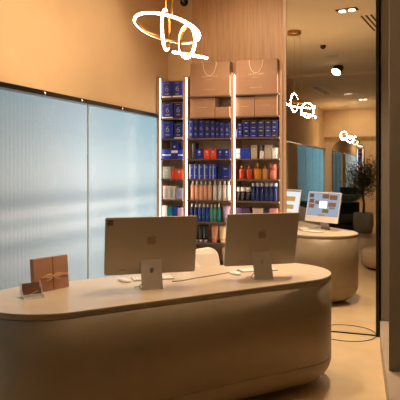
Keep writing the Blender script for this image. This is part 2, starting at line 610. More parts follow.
def monitor(loc, wd, ht, tilt, label, ui, sticker):
    t = thing('desktop_computer', label, 'computer', loc, MA, 'all-in-one computers on the desk')
    bz, th = .088, .0125
    R = Matrix.Rotation(tilt, 3, 'X')            # top leans to -y, away from the user

    def P(x, y, z):                              # display frame -> thing frame, z from the lower edge
        return Vector((0, .012, bz)) + R @ Vector((x, y, z))

    def slab(poly, y0, y1, m, mb):
        mb.loft([[P(x, y0, z) for x, z in poly], [P(x, y1, z) for x, z in poly]], m, smooth=False)

    b = MB(M_alu)
    slab(rrect(wd, ht, .012, cz=ht / 2), -th / 2, th / 2, M_alu, b)
    b.build('shell', t)
    b = MB(M_bezel)
    slab(rrect(wd - .002, ht - .002, .012, cz=ht / 2), th / 2, th / 2 + .0012, M_bezel, b)
    b.build('bezel', t)
    # the lit screen with its windows
    b = MB(emitter_cache('screen ' + ui, (176, 190, 214) if ui == 'gallery' else (236, 240, 246), .85 if ui == 'gallery' else 1.1))
    sw, sh = wd - .026, ht - .088
    s0 = .076
    y = th / 2 + .0024
    slab(rrect(sw, sh, .003, cz=s0 + sh / 2), th / 2 + .001, y, None, b)

    def tile(x0, z0, x1, z1, c, st=.8):
        mt = emitter_cache('ui %d %d %d' % c, c, st)
        q = [P(x, y + .0004, s0 + z) for x, z in ((x0 * sw - sw / 2, (1 - z1) * sh), (x1 * sw - sw / 2, (1 - z1) * sh), (x1 * sw - sw / 2, (1 - z0) * sh), (x0 * sw - sw / 2, (1 - z0) * sh))]
        b.quad(q[::-1], mt)
    if ui == 'gallery':
        for q in ((.03, .05, .17, .22, (120, 88, 96)), (.04, .28, .2, .46, (150, 100, 72)), (.05, .5, .22, .68, (160, 110, 80)), (.24, .35, .36, .5, (150, 112, 84)),
                  (.45, .05, .66, .24, (150, 104, 78)), (.68, .08, .92, .28, (156, 108, 78)), (.66, .4, .9, .58, (160, 116, 84)), (.5, .7, .7, .86, (140, 120, 70)), (.7, .6, .88, .68, (150, 140, 130))):
            tile(*q[:4], q[4])
        tile(.38, .36, .62, .66, (255, 255, 255), 2.0)
    else:
        tile(.0, .0, 1, .06, (180, 160, 150))
        for q in ((.56, .28, .86, .5, (232, 176, 96)), (.56, .66, .84, .86, (232, 176, 96)), (.08, .25, .45, .4, (200, 206, 214))):
            tile(*q[:4], q[4])
    b.build('screen', t)
    # emblem on the back: an apple with a bite and a leaf
    b = MB(M_alu2)
    S = .031
    out = []
    def cub(p0, p1, p2, p3, n=8):
        for k in range(n):
            u = k / n
            out.append(tuple((1 - u) ** 3 * p0[j] + 3 * u * (1 - u) ** 2 * p1[j] + 3 * u * u * (1 - u) * p2[j] + u ** 3 * p3[j] for j in (0, 1)))
    cub((0, .62), (.25, .62), (.42, .8), (.62, .78))
    cub((.62, .78), (.76, .76), (.86, .7), (.92, .6))
    cub((.92, .6), (.6, .42), (.58, -.08), (1.0, -.26))
    cub((1.0, -.26), (.88, -.62), (.64, -1.0), (.42, -1.0))
    cub((.42, -1.0), (.26, -1.0), (.2, -.9), (0, -.9))
    cub((0, -.9), (-.2, -.9), (-.26, -1.0), (-.42, -1.0))
    cub((-.42, -1.0), (-.74, -1.0), (-1.02, -.4), (-1.0, .02))
    cub((-1.0, .02), (-.98, .54), (-.66, .78), (-.4, .78))
    cub((-.4, .78), (-.24, .78), (-.12, .62), (0, .62))
    zl = ht * .60
    lp = [(x * S, zl + z * S) for x, z in out]
    slab(lp, -th / 2 - .0004, -th / 2 + .0005, M_alu2, b)
    leaf = [(0, .82), (.02, 1.02), (.14, 1.2), (.34, 1.32), (.36, 1.12), (.26, .94), (.12, .84)]
    slab([(x * S, zl + z * S) for x, z in leaf], -th / 2 - .0004, -th / 2 + .0005, M_alu2, b)
    b.build('emblem', t)
    b = MB(M_black)
    for k, x in enumerate((-wd / 2 + .105, -wd / 2 + .122)):
        slab(rrect(.0035, .012, .0015, n=2, cx=x, cz=.03), -th / 2 - .0004, -th / 2 + .0005, M_black, b)
    b.build('port', t)
    if sticker:
        b = MB(M_sticker)
        slab(rrect(.037, .037, .002, n=2, cx=-wd / 2 + .03, cz=ht - .03), -th / 2 - .0006, -th / 2 + .0005, M_sticker, b)
        b.build('sticker', t)['label'] = 'plain grey square sticker'
    # stand: leaning plate with a cable hole, foot reaching to the user
    b = MB(M_alu)
    hw, zt = .067, .188
    hx, hz, hr = 0, .115, .0125
    y0, y1 = -.075, -.012

    def Q(x, z, d=0):
        return Vector((x, y0 + (y1 - y0) * z / zt - d, z))
    hole = [(hx + hr * math.cos(2 * PI * k / 16), hz + hr * 1.35 * math.sin(2 * PI * k / 16)) for k in range(16)]
    rect = []
    for k in range(16):
        a = 2 * PI * k / 16
        c_, s_ = math.cos(a), math.sin(a)
        sx = (hw / abs(c_)) if abs(c_) > 1e-6 else 1e9
        sz = ((zt - hz if s_ > 0 else hz) / abs(s_)) if abs(s_) > 1e-6 else 1e9
        q = min(sx, sz)
        rect.append([c_ * q, hz + s_ * q])
    for cx_, cz_ in ((hw, zt), (-hw, zt), (-hw, 0), (hw, 0)):
        j = min(range(16), key=lambda i: (rect[i][0] - cx_) ** 2 + (rect[i][1] - cz_) ** 2)
        rect[j] = [cx_, cz_]
    loops = []
    for d, src in ((0, rect), (0, hole), (-.006, hole), (-.006, rect), (0, rect)):
        loops.append([Q(x, z, d) for x, z in src])
    b.loft(loops, smooth=False, cap=False)
    b.box((0, y0 + .06, .0035), (hw * 2, .12, .007), bevel=.002)
    b.mats[0] = mat('lit stand aluminium', (200, 188, 172), .4, metal=.4, noise=.015, scale=30)  # paler copy of the shell aluminium, caught light put into the colour
    st = b.build('stand', t)
    b = MB(M_alu)
    b.box((0, -.002, zt - .012), (.11, .022, .018), bevel=.004)
    b.build('hinge', st)
    b = MB(M_cable)
    b.tube([(0, y0 + .052, .108), (-.01, y0 + .05, .09), (-.04, y0 + .06, .05), (-.075, y0 + .06, .012), (-.1, y0 + .09, .004)], .0026)
    b.build('power_cord', t)
    return t


def emitter_cache(name, c, s):
    return MATS.get(name) or emitter(name, c, s)


m1 = w(150.5, 3.70)
m2 = w(260.3, 4.02)
monitor((m1.x, m1.y, DH), .585, .375, math.radians(12), 'slim computer back with a sticker, standing mid-desk nearer the gift box', 'document', True)
monitor((m2.x, m2.y, DH), .522, .37, math.radians(12), 'slim computer back without a sticker, nearer the rounded desk end by the mirror', 'gallery', False)


def keyboard(loc, rz, label):
    t = thing('keyboard', label, 'keyboard', loc, rz, 'keyboards on the desk')
    b = MB(M_alu)
    b.box((0, 0, .004), (.279, .115, .007), bevel=.003)
    b.build('case', t)
    b = MB(M_white)
    for r in range(5):
        for c in range(13):
            b.box((-.126 + c * .021, -.042 + r * .021, .0085), (.018, .018, .003), bevel=.001, seg=1)
    b.build('keys', t)
    return t


def mouse(loc, rz, label):
    t = thing('computer_mouse', label, 'mouse', loc, rz, 'white mice on the desk')
    b = MB(M_white)
    loops = []
    for z, k in ((.002, .9), (.006, 1.0), (.012, .97), (.018, .8), (.021, .5), (.0217, .15)):
        loops.append([(.029 * k * math.copysign(abs(math.cos(a)) ** .8, math.cos(a)), .057 * k * math.copysign(abs(math.sin(a)) ** .8, math.sin(a)), z) for a in [2 * PI * i / 28 for i in range(28)]])
    b.loft(loops)
    b.build('shell', t)
    b = MB(M_alu)
    b.loft([[(.027 * math.cos(a), .054 * math.sin(a), z) for a in [2 * PI * i / 28 for i in range(28)]] for z in (0, .003)])
    b.build('base', t)
    return t


p = at_z(152.5, 278.8, DH)
keyboard((p.x, p.y, DH), MA, 'slim white keyboard behind the computer that has a sticker')
p = at_z(257.5, 270.3, DH)
keyboard((p.x, p.y, DH), MA + .03, 'slim white keyboard behind the computer nearer the rounded desk end')
p = at_z(124.5, 281.5, DH)
mouse((p.x, p.y, DH), MA + .5, 'white mouse on the desk beside the computer with a sticker')
p = at_z(235, 274.3, DH)
mouse((p.x, p.y, DH), MA + .3, 'white mouse on the desk beside the computer nearest the mirror')


def curve_pts(ctrl, n=8):
    P = [Vector(c) for c in ctrl]
    P = [P[0] * 2 - P[1]] + P + [P[-1] * 2 - P[-2]]
    out = []
    for i in range(1, len(P) - 2):
        for k in range(n):
            u = k / n
            out.append(.5 * ((2 * P[i]) + (-P[i - 1] + P[i + 1]) * u + (2 * P[i - 1] - 5 * P[i] + 4 * P[i + 1] - P[i + 2]) * u * u + (-P[i - 1] + 3 * P[i] - 3 * P[i + 1] + P[i + 2]) * u ** 3))
    out.append(P[-2])
    return out


b = MB(M_cable)
b.tube(curve_pts([at_z(px, py, DH + .003) for px, py in ((172, 281.5), (182, 280.5), (196, 278), (212, 275.5), (226, 273), (240, 270.5), (252, 269.5))]), .003)
tag(b.build('power_cable'), 'thin grey cable lying across the desk between the two computers', 'cable')
b = MB(M_cabledk)
b.tube(curve_pts([at_z(px, py, .006) for px, py in ((322, 336.5), (331, 339), (345, 341), (360, 341.3), (371, 339.5), (376, 336.5))]), .0032)
tag(b.build('floor_cable'), 'black cable curving over the floor from desk to mirror', 'cable')

# ------------------------------------------------------------------ gift box and card holder on the desk
p0, p1 = at_z(35.0, 294.0, DH), at_z(69.5, 287.0, DH)
ga = math.atan2(p1.y - p0.y, p1.x - p0.x)
gm = (p0 + p1) / 2
gw = (p1 - p0).length
gt = thing('gift_box', 'flat brown gift box standing on edge with a raffia bow', 'box', (gm.x, gm.y, DH), ga)
gh = .205
lean = Matrix.Rotation(math.radians(-5), 3, 'X')
b = MB(M_giftbox)
b.box(lean @ Vector((0, .02, gh / 2)) + Vector((0, 0, .002)), (gw, .035, gh), bevel=.002, rot=lean)
b.build('carton', gt)
b = MB(M_card)
b.box(lean @ Vector((.012, .0018, gh / 2)) + Vector((0, 0, .002)), (.006, .001, gh), rot=lean)
b.build('fold_line', gt)
b = MB(M_raffia)
zb = gh * .44
for dz in (-.003, .0, .004):
    b.tube([lean @ Vector((x, -.002, zb + dz + .004 * math.sin(x * 60 + dz * 900))) for x in [(-gw / 2 + .05) + (gw - .06) * k / 14 for k in range(15)]], .0018, n=5)
for sgn in (-1, 1):
    b.tube(curve_pts([(0, -.004, zb), (sgn * .03, -.012, zb + .016), (sgn * .062, -.012, zb + .006), (sgn * .035, -.008, zb - .006), (0, -.004, zb)]), .003, n=6)
    b.tube(curve_pts([(0, -.004, zb), (sgn * .02, -.01, zb - .014), (sgn * .05, -.01, zb - .022)]), .0022, n=6)
b.lathe([(0, -.006), (.007, -.003), (.007, .003), (0, .006)], (0, -.006, zb), n=10)
b.build('raffia_bow', gt)

pc = at_z(32.0, 297.2, DH)
ca = ga - math.radians(20)
ct = thing('card_holder', 'clear stepped acrylic holder of two tiers for cards', 'holder', (pc.x, pc.y, DH), ca)
for sx in (-.058, .058):
    b = MB(M_clear)
    poly = [(-.05, 0), (.05, 0), (.05, .085), (.034, .085), (.034, .068), (.02, .068), (.02, .05), (-.0, .05), (-.0, .034), (-.02, .034), (-.02, .018), (-.05, .018)]
    b.loft([[(sx - .0015, y, z) for y, z in poly], [(sx + .0015, y, z) for y, z in poly]], smooth=False)
    b.build('side_panel', ct)
b = MB(M_clear)
for y in (-.02, .01, .04):
    b.box((0, y, .012 + (y + .02) * .4), (.114, .002, .02))
b.box((0, 0, .0015), (.114, .1, .003))
b.build('tray', ct)
for y, z, nm in ((-.008, .012, 'front'), (.024, .036, 'rear')):
    b = MB(M_card)
    rot = Matrix.Rotation(math.radians(-14), 3, 'X')
    for k in range(5):
        b.box((0, k * .0016, .022), (.104, .0012, .05), rot=rot)
    if nm == 'front':
        b.box((.01, -.0012, .02), (.05, .0004, .003), M_raffia, rot=rot @ Matrix.Rotation(-.35, 3, 'Y'))
    o = b.build('card_stack', None, (pc.x, pc.y, DH), (0, 0, ca))
    o.location = Vector((pc.x, pc.y, DH)) + Matrix.Rotation(ca, 3, 'Z') @ Vector((0, y, z - .004))
    tag(o, 'brown cards in the %s tier of the clear holder' % nm, 'cards', 'cards in the acrylic holder')

# ------------------------------------------------------------------ shelving
YS = 5.5
colx = [(at_y(a, 0, YS).x, at_y(c, 0, YS).x) for a, c in ((158, 184.3), (184.3, 232.3), (232.3, 281))]
LV = [2.255, 2.04, 1.83, 1.622, 1.418, 1.205, .986, .776, .56, .34, .1]
shelf = thing('display_shelving', 'tall lit wooden display shelving of three columns full of products', 'shelving', (0, YS, 0))
edges = [colx[0][0], colx[0][1], colx[1][1], colx[2][1]]
PW = .03
for i, x in enumerate(edges):
    b = MB(M_shelfwood)
    b.box((x, .15, 1.235), (PW, .3, 2.47), bevel=.002)
    po = b.build('post', shelf)
    b = MB(M_led)
    if i < 3:
        b.box((x + PW / 2 + .002, .018, 1.23), (.004, .022, 2.44))
    if i > 0:
        b.box((x - PW / 2 - .002, .04, 1.23), (.004, .03, 2.44))
    b.build('led_strip', po)
for (x0, x1) in colx:
    for z in LV:
        b = MB(M_board)
        b.box(((x0 + x1) / 2, .155, z - .007), (x1 - x0 - PW - .016, .29, .014), bevel=.001)
        b.build('shelf_board', shelf)
b = MB(M_shelfwood)
b.box(((edges[0] + edges[3]) / 2, .295, 1.235), (edges[3] - edges[0], .01, 2.47))
b.build('back_panel', shelf)
b = MB(M_shelfwood)
b.box(((edges[0] + edges[3]) / 2, .15, .04), (edges[3] - edges[0] - PW, .27, .08))
b.build('plinth', shelf)

CN = ['narrow column by the glass', 'middle column', 'column by the mirror']
LN = ['top shelf', 'second shelf', 'third shelf', 'fourth shelf', 'fifth shelf', 'sixth shelf', 'seventh shelf', 'eighth shelf', 'ninth shelf']
ORD = ['first', 'second', 'third', 'fourth', 'fifth', 'sixth', 'seventh', 'eighth', 'ninth']
MESH = {}


def swirl(mb, cx, cz, s, y, m):
    """the round loop with a rising stroke printed on the cartons"""
    def ribbon(pts, wd):
        P = [Vector(q) for q in pts]
        L = []
        for i, q in enumerate(P):
            t = (P[min(i + 1, len(P) - 1)] - P[max(i - 1, 0)]).normalized()
            nrm = Vector((-t.y, t.x)) * wd / 2
            L.append((q + nrm, q - nrm))
        for (a, c), (d, e) in zip(L, L[1:]):
            mb.quad([(a.x, y, a.y), (d.x, y, d.y), (e.x, y, e.y), (c.x, y, c.y)], m)
    ribbon([(cx + .55 * s * math.cos(2 * PI * k / 16), cz - .4 * s + .55 * s * math.sin(2 * PI * k / 16)) for k in range(17)], .16 * s)
    ribbon([(cx - .55 * s, cz - .4 * s), (cx - .5 * s, cz + .1 * s), (cx - .2 * s, cz + .6 * s), (cx + .35 * s, cz + 1.0 * s)], .16 * s)


def carton(wd, dp, ht, m, mark=None, band=None, spine=None):
    key = ('c', round(wd, 3), round(dp, 3), round(ht, 3), m.name, mark, band.name if band else 0, spine.name if spine else 0)
    if key in MESH:
        return MESH[key]
    b = MB(m)
    b.box((0, dp / 2, ht / 2), (wd, dp, ht), bevel=.0012, seg=1)
    y = -.0006
    if mark == 'swirl':
        s = min(wd * .3, ht * .16)
        swirl(b, 0, ht * .55, s, y, M_silver)
        for k, (fz, fw) in enumerate(((.24, .45), (.19, .36), (.88, .4))):
            b.quad([(-wd * fw / 2, y, ht * fz), (wd * fw / 2, y, ht * fz), (wd * fw / 2, y, ht * fz + .003), (-wd * fw / 2, y, ht * fz + .003)], M_silver)
    elif mark == 'dot':
        n = 12
        r = min(wd, ht) * .16
        f = b.bm.faces.new([b.bm.verts.new((r * math.cos(2 * PI * k / n), y, ht * .7 + r * math.sin(2 * PI * k / n))) for k in range(n)])
        f.material_index = b.mi(M_silver)
        b.quad([(-wd * .2, y, ht * .4), (wd * .2, y, ht * .4), (wd * .2, y, ht * .43), (-wd * .2, y, ht * .43)], M_silver)
    elif mark == 'lines':
        for fz, fw in ((.8, .5), (.2, .5), (.74, .3)):
            b.quad([(-wd * fw / 2, y, ht * fz), (wd * fw / 2, y, ht * fz), (wd * fw / 2, y, ht * fz + .004), (-wd * fw / 2, y, ht * fz + .004)], M_silver)
    elif mark == 'pair':
        for sx in (-.22, .22):
            b.quad([(wd * (sx - .13), y, ht * .12), (wd * (sx + .13), y, ht * .12), (wd * (sx + .13), y, ht * .78), (wd * (sx - .13), y, ht * .78)], M_greypk)
            b.quad([(wd * (sx - .07), y, ht * .78), (wd * (sx + .07), y, ht * .78), (wd * (sx + .07), y, ht * .9), (wd * (sx - .07), y, ht * .9)], M_greypk)
    if band:
        f0, f1 = (.0, .1) if mark == 'swirl' else (.34, .48)
        b.quad([(-wd / 2, y, ht * f0 + .001), (wd / 2, y, ht * f0 + .001), (wd / 2, y, ht * f1), (-wd / 2, y, ht * f1)], band)
    if spine:
        b.quad([(-wd / 2, y, .002), (-wd / 2 + wd * .28, y, .002), (-wd / 2 + wd * .28, y, ht - .002), (-wd / 2, y, ht - .002)], spine)
    MESH[key] = b.build('product_carton', mesh_only=True)
    return MESH[key]


def bottle_meshes(kind, wd, ht, m, mcap):
    key = (kind, round(wd, 3), round(ht, 3), m.name, mcap.name)
    if key in MESH:
        return MESH[key]
    r = wd / 2
    A, B, extra = MB(m), MB(mcap), None
    if kind == 'bottle':
        hb = ht * .8
        A.lathe([(r * .9, 0), (r, .003), (r, hb - .012), (r * .86, hb - .003), (r * .5, hb)], n=16)
        B.lathe([(r * .55, hb), (r * .55, ht - .002), (r * .48, ht)], n=12)
        A.quad([(-r * .3, -r - .0004, hb * .3), (r * .3, -r - .0004, hb * .3), (r * .3, -r - .0004, hb * .33), (-r * .3, -r - .0004, hb * .33)], M_silver)
    elif kind == 'dropper':
        hb = ht * .66
        A.lathe([(r * .9, 0), (r, .004), (r, hb * .82), (r * .85, hb * .95), (r * .42, hb)], n=18)
        B.lathe([(r * .5, hb), (r * .5, hb + ht * .14), (r * .3, hb + ht * .16), (r * .26, ht - .004), (0, ht)], n=12)
    elif kind == 'flask':
        hb = ht * .68
        A.lathe([(r * .92, 0), (r, .004), (r, hb * .86), (r * .8, hb * .97), (r * .4, hb)], n=20, sy=.7)
        B.lathe([(r * .42, hb), (r * .42, ht - .003), (r * .36, ht)], n=14)
    elif kind == 'jar':
        hb = ht * .68
        A.lathe([(r * .95, 0), (r, .003), (r, hb)], n=18)
        B.lathe([(r, hb), (r, ht - .002), (r * .95, ht)], n=18)
    elif kind == 'silver_top':
        hb = ht * .8
        A.lathe([(r * .95, 0), (r, .003), (r, hb)], n=16)
        B.lathe([(r * .97, hb), (r * .97, ht - .002), (r * .9, ht)], n=16)
    elif kind == 'tube':
        hc = ht * .16
        B.lathe([(r * .7, 0), (r * .72, hc)], n=16)
        loops = []
        for k in range(7):
            u = k / 6
            loops.append([(r * (.78 + .22 * u) * math.cos(a), r * .8 * (1 - u * .93) * math.sin(a), hc + (ht - hc) * u) for a in [2 * PI * i / 16 for i in range(16)]])
        A.loft(loops)
    MESH[key] = (A.build('container', mesh_only=True), B.build('cap', mesh_only=True))
    return MESH[key]


def X(px, Y=5.55):
    return at_y(px, 0, Y).x


def place(ci, li, items):
    """items: (desc, kind, px0, px1, height, args) standing on level li of column ci"""
    cnt = {}
    for it in items:
        cnt[it[0]] = cnt.get(it[0], 0) + 1
    seen = {}
    for desc, kind, a, c, ht, kw in items:
        kw = dict(kw)
        yf = kw.pop('y', 5.545)
        dz = kw.pop('dz', 0.0)
        rz = kw.pop('rz', 0.0)
        x0, x1 = max(X(a, yf), colx[ci][0] + PW / 2 + .011), min(X(c, yf), colx[ci][1] - PW / 2 - .007)
        wd = x1 - x0 - .0015
        xm = (x0 + x1) / 2
        k = seen[desc] = seen.get(desc, 0) + 1
        lab = desc if cnt[desc] == 1 else ORD[k - 1] + ' ' + desc + ' from glass'
        lab = '%s, %s, %s' % (lab, LN[li], CN[ci])
        grp = 'products on the %s of the %s' % (LN[li], CN[ci])
        z = LV[li] + dz + .0004
        if kind == 'carton':
            o = link('product_carton', carton(wd, kw.get('dp', .1), ht, kw['m'], kw.get('mark'), kw.get('band'), kw.get('spine')), None, (xm, yf, z), (0, 0, rz))
            tag(o, lab, 'box', grp)
        else:
            A, B = bottle_meshes(kind, wd, ht, kw['m'], kw['cap'])
            nm = {'tube': 'cosmetic_tube', 'jar': 'cosmetic_jar', 'dropper': 'dropper_bottle'}.get(kind, 'cosmetic_bottle')
            t = thing(nm, lab, {'tube': 'tube', 'jar': 'jar'}.get(kind, 'bottle'), (xm, yf + wd / 2 + .004, z), 0, grp)
            link('container', A, t)
            link('cap', B, t)


sw = dict(mark='swirl')
C = lambda desc, a, c, h, m, **k: (desc, 'carton', a, c, h, dict(m=m, **k))
# narrow column
place(0, 0, [C('dark blue carton with silver swirl', 160.6, 171.6, .168, M_navy, mark='swirl', band=M_whitepk), C('dark blue carton with silver swirl', 172.4, 182.3, .166, M_navy, mark='swirl', band=M_whitepk)])
place(0, 1, [C('dark blue carton with silver swirl', 161, 172.8, .16, M_navy, mark='swirl', band=M_whitepk), C('dark blue carton with silver swirl', 173.6, 182.6, .16, M_navydk, mark='swirl')])
place(0, 2, [C('dark blue carton with silver swirl', 161.3, 173.2, .185, M_navy, mark='swirl'), C('dark blue carton with silver swirl', 173.8, 182.8, .165, M_navydk, mark='swirl', band=M_silver)])
place(0, 3, [C('short blue carton with white band', 161, 170.9, .1, M_blue, band=M_whitepk), C('tall blue carton with white dot', 171.2, 177.8, .18, M_navy, mark='dot', band=M_whitepk), C('short blue carton with white band', 178, 183, .095, M_blue, band=M_whitepk)])
place(0, 4, [C('grey green carton', 162.6, 170.6, .125, M_greypk, mark='dot'), C('narrow red carton', 171, 174.6, .1, M_red), C('wide red carton', 174.9, 183, .1, M_red, mark='dot')])
place(0, 5, [C('pale frosted carton showing two bottles', 162.8, 175, .14, M_frost, mark='pair'), C('violet grey carton', 175.6, 183, .12, M_violetgrey, mark='lines')])
place(0, 6, [C('white carton', 162, 166.8, .155, M_whitepk), C('teal carton', 167.3, 172.2, .142, M_tealbt), C('blue carton', 172.5, 177, .142, M_blue), C('lilac carton', 177.4, 183, .135, M_lilac)])
# middle column
place(1, 2, [C('dark blue carton with silver swirl', a, c, h, M_navy if k % 2 == 0 else M_navydk, mark='swirl', y=5.55 + .004 * (k % 3)) for k, (a, c, h) in enumerate(
    ((188.4, 193, .19), (193.2, 198, .19), (198.2, 204, .19), (204.3, 210, .183), (210.2, 215, .178), (215.2, 219.2, .168), (219.4, 224.2, .16), (224.4, 229.8, .152)))])
place(1, 3, [C('tall navy carton with white stripe', 189.2, 195.5, .165, M_navydk, y=5.66, spine=M_whitepk), C('squat blue carton with white dot', 195.7, 203, .1, M_navy, mark='dot'),
             C('red carton', 203.4, 209.8, .096, M_red, mark='dot'), C('red carton', 210.1, 216.4, .096, M_red, mark='dot'),
             C('short blue carton', 217, 223.1, .096, M_navy, mark='dot'), C('short blue carton', 223.4, 229.6, .096, M_navy, mark='dot')])
place(1, 4, [C('slim blue carton', a, c, .15, M_blue, mark='lines', spine=M_silver if k < 6 else None) for k, (a, c) in enumerate(((189.2, 193.4), (193.8, 198.2), (198.6, 203.4), (203.8, 209), (209.4, 212.3), (212.6, 216.4)))]
      + [C('narrow deep blue carton', 217.8, 221.4, .125, M_navydk), C('wide deep blue carton', 221.8, 229.4, .13, M_navy, mark='lines')])
pb_ = lambda desc, x, m, cap=M_whitebt, kind='bottle', h=.195, r=2.05: (desc, kind, x - r, x + r, h, dict(m=m, cap=cap))
place(1, 5, [pb_('peach bottle', x, M_peach) for x in (192, 196.3, 200.6, 204.9, 209.3)] + [pb_('white bottle', x, M_whitebt) for x in (214.3, 219.1, 223.9, 228)])
place(1, 6, [pb_('navy bottle with white cap', x, M_navybt, r=1.85, h=.18) for x in (191.4, 195.4)] + [pb_('blue bottle with white cap', x, M_bluebt, r=1.85, h=.18) for x in (199.4, 203.3, 207.1)]
      + [pb_('sea green bottle with white cap', x, M_greenbt, r=1.75, h=.18) for x in (210.9, 214.5)] + [pb_('teal bottle with white cap', 218.2, M_tealbt, r=1.8, h=.185),
         ('wide lilac tube', 'tube', 221.4, 229.4, .165, dict(m=M_lilac, cap=M_lilac))])
tb = lambda desc, a, c, m, cap, h=.175: (desc, 'tube', a, c, h, dict(m=m, cap=cap))
place(1, 7, [tb('black tube with silver cap', a, a + 4.4, M_blackbt, M_silver) for a in (189, 193.6, 198.2, 202.8)] + [tb('peach tube', 210, 217, M_peachtube, M_peachtube), tb('cream tube', 217.8, 225.4, M_creamtube, M_creamtube)])
place(1, 8, [C('red carton', 189.2, 197, .15, M_red), C('black carton', 199, 206, .14, M_blackbt), C('black carton', 207, 214, .12, M_blackbt), tb('cream tube', 220.8, 228, M_creamtube, M_creamtube, .17)])
# column by the mirror
st = []
for k, (a, c) in enumerate(((237.4, 242.3), (242.6, 249.4), (249.7, 257), (257.3, 264.6), (264.9, 271), (271.3, 277.2))):
    st.append(C('lower blue carton', a, c, .08, M_navydk if k % 2 else M_navy, mark='dot' if k == 0 else 'lines', y=5.545))
    st.append(C('upper blue carton', a, c, .06 if k == 0 else .08, M_navy if k % 2 else M_navydk, mark='lines', y=5.547, dz=.0805))
place(2, 2, [C('single low blue carton', 234.8, 237.2, .08, M_blue, spine=M_whitepk, y=5.55)] + st)
place(2, 3, [C('flat blue carton lying lowest', 235, 250.2, .05, M_blue, spine=M_whitepk), C('flat blue carton lying on another', 235.2, 250.2, .05, M_blue, spine=M_whitepk, dz=.0507),
             C('stone carton', 250.8, 257.2, .135, M_beigepk, mark='dot'), C('silver grey carton', 258, 262.4, .133, M_silver, y=5.66), C('small white carton', 259.6, 263.8, .075, M_whitepk, mark='lines'),
             C('wide stone carton', 264.6, 271.6, .135, M_beigepk, mark='dot'), C('white carton', 272.2, 276.8, .105, M_whitepk, mark='lines')])
db = lambda desc, a, c, m, h=.165, kind='dropper': (desc, kind, a, c, h, dict(m=m, cap=M_gold))
place(2, 4, [db('amber red dropper bottle', 238, 244.6, M_amber), db('amber red dropper bottle', 245.8, 252, M_amber), db('honey flask with gold cap', 252.6, 261, M_honey, .165, 'flask'),
             db('tan bottle with gold cap', 261.6, 267.6, M_tan), ('rose glass jar', 'jar', 268.6, 276, .15, dict(m=M_rose, cap=M_rose))])
place(2, 5, [('black jar with white cap', 'jar', a, a + 4.8, .135, dict(m=M_blackbt, cap=M_whitebt)) for a in (235.3, 240.4, 245.5)]
      + [('navy bottle with silver top', 'silver_top', x - 2.1, x + 2.1, .18, dict(m=M_navybt, cap=M_silver)) for x in (253, 257.4, 261.8, 266.2, 270.6, 275)])
place(2, 6, [C('purple carton', 235.4, 242.4, .15, M_purple), C('purple carton', 242.8, 250, .15, M_purple), C('cream carton', 252.4, 263.4, .15, M_cream), C('dark purple carton', 264.2, 269, .15, M_purpledk), C('pink carton', 269.4, 277.2, .15, M_pink)])

# kraft boxes under the bags
for ci, a, c, h, lab in ((1, 190.2, 214.6, .197, 'large kraft box under the bag, second shelf, middle column'), (1, 215.4, 229.4, .1, 'low kraft box beside the larger one, second shelf, middle column'),
                         (2, 235, 254.2, .19, 'kraft box nearer the glass, second shelf, column by the mirror'), (2, 254.6, 277, .2, 'kraft box nearer the mirror, second shelf, column by the mirror')):
    b = MB(M_kraft)
    x0, x1 = max(X(a, 5.53), colx[ci][0] + PW / 2 + .011), min(X(c, 5.53), colx[ci][1] - PW / 2 - .007)
    wd = x1 - x0
    b.box((0, .1, h / 2), (wd, .2, h), bevel=.002)
    b.quad([(-wd * .35, -.0006, h * .72), (wd * .35, -.0006, h * .72), (wd * .35, -.0006, h * .73), (-wd * .35, -.0006, h * .73)], M_kraftdk)
    b.quad([(-wd * .2, -.0006, h * .5), (wd * .2, -.0006, h * .5), (wd * .2, -.0006, h * .515), (-wd * .2, -.0006, h * .515)], M_bagprint)
    tag(b.build('kraft_box', None, ((x0 + x1) / 2, 5.53, LV[1] + .0004)), lab, 'box', 'kraft boxes under the bags')

# paper bags
for ci, (a, c, h, lab) in enumerate(((190, 229.6, .335, 'large kraft paper carrier bag nearer the glass, on the top shelf'), (233.9, 277.2, .335, 'large kraft paper carrier bag nearer the mirror, on the top shelf')), 1):
    x0, x1 = max(X(a, 5.52), colx[ci][0] + PW / 2 + .011), min(X(c, 5.52), colx[ci][1] - PW / 2 - .007)
    wd = x1 - x0
    t = thing('paper_bag', lab, 'bag', ((x0 + x1) / 2, 5.52, LV[0] + .0004), 0, 'paper bags on the shelving')
    b = MB(M_kraft)
    b.loft([[(-wd / 2, 0, 0), (wd / 2, 0, 0), (wd / 2, .13, 0), (-wd / 2, .13, 0)], [(-wd / 2, -.0, h * .5), (wd / 2, -.0, h * .5), (wd / 2 - .012, .065, h * .5), (wd / 2, .13, h * .5), (-wd / 2, .13, h * .5), (-wd / 2 + .012, .065, h * .5)][0:2] + [(wd / 2, .13, h * .5), (-wd / 2, .13, h * .5)],
            [(-wd / 2 + .002, .01, h), (wd / 2 - .002, .01, h), (wd / 2 - .002, .115, h), (-wd / 2 + .002, .115, h)]], smooth=False)
    b.build('bag_body', t)
    for yy in (.004, .119):
        b = MB(M_cord)
        b.tube([(.07 * math.cos(PI + PI * k / 16), yy - .004 * (1 if yy < .05 else -1), h - .004 + .13 * math.sin(PI + PI * k / 16)) for k in range(17)], .0032, n=6)
        b.build('cord_handle', t)
    b = MB(M_bagprint)
    rng = random.Random(3)
    for (z, wtot, lh, n) in ((h * .56, .16, .013, 10), (h * .47, .07, .005, 8), (h * .18, .12, .006, 12)):
        for k in range(n):
            x = -wtot / 2 + wtot * (k + .5) / n
            lw = wtot / n * rng.uniform(.25, .65)
            yy = -.0012 + .01 * max(0, (z / h - .5) * 2)
            b.quad([(x - lw / 2, yy, z), (x + lw / 2, yy, z), (x + lw / 2, yy + .0002, z + lh), (x - lw / 2, yy + .0002, z + lh)])
    b.build('print', t)

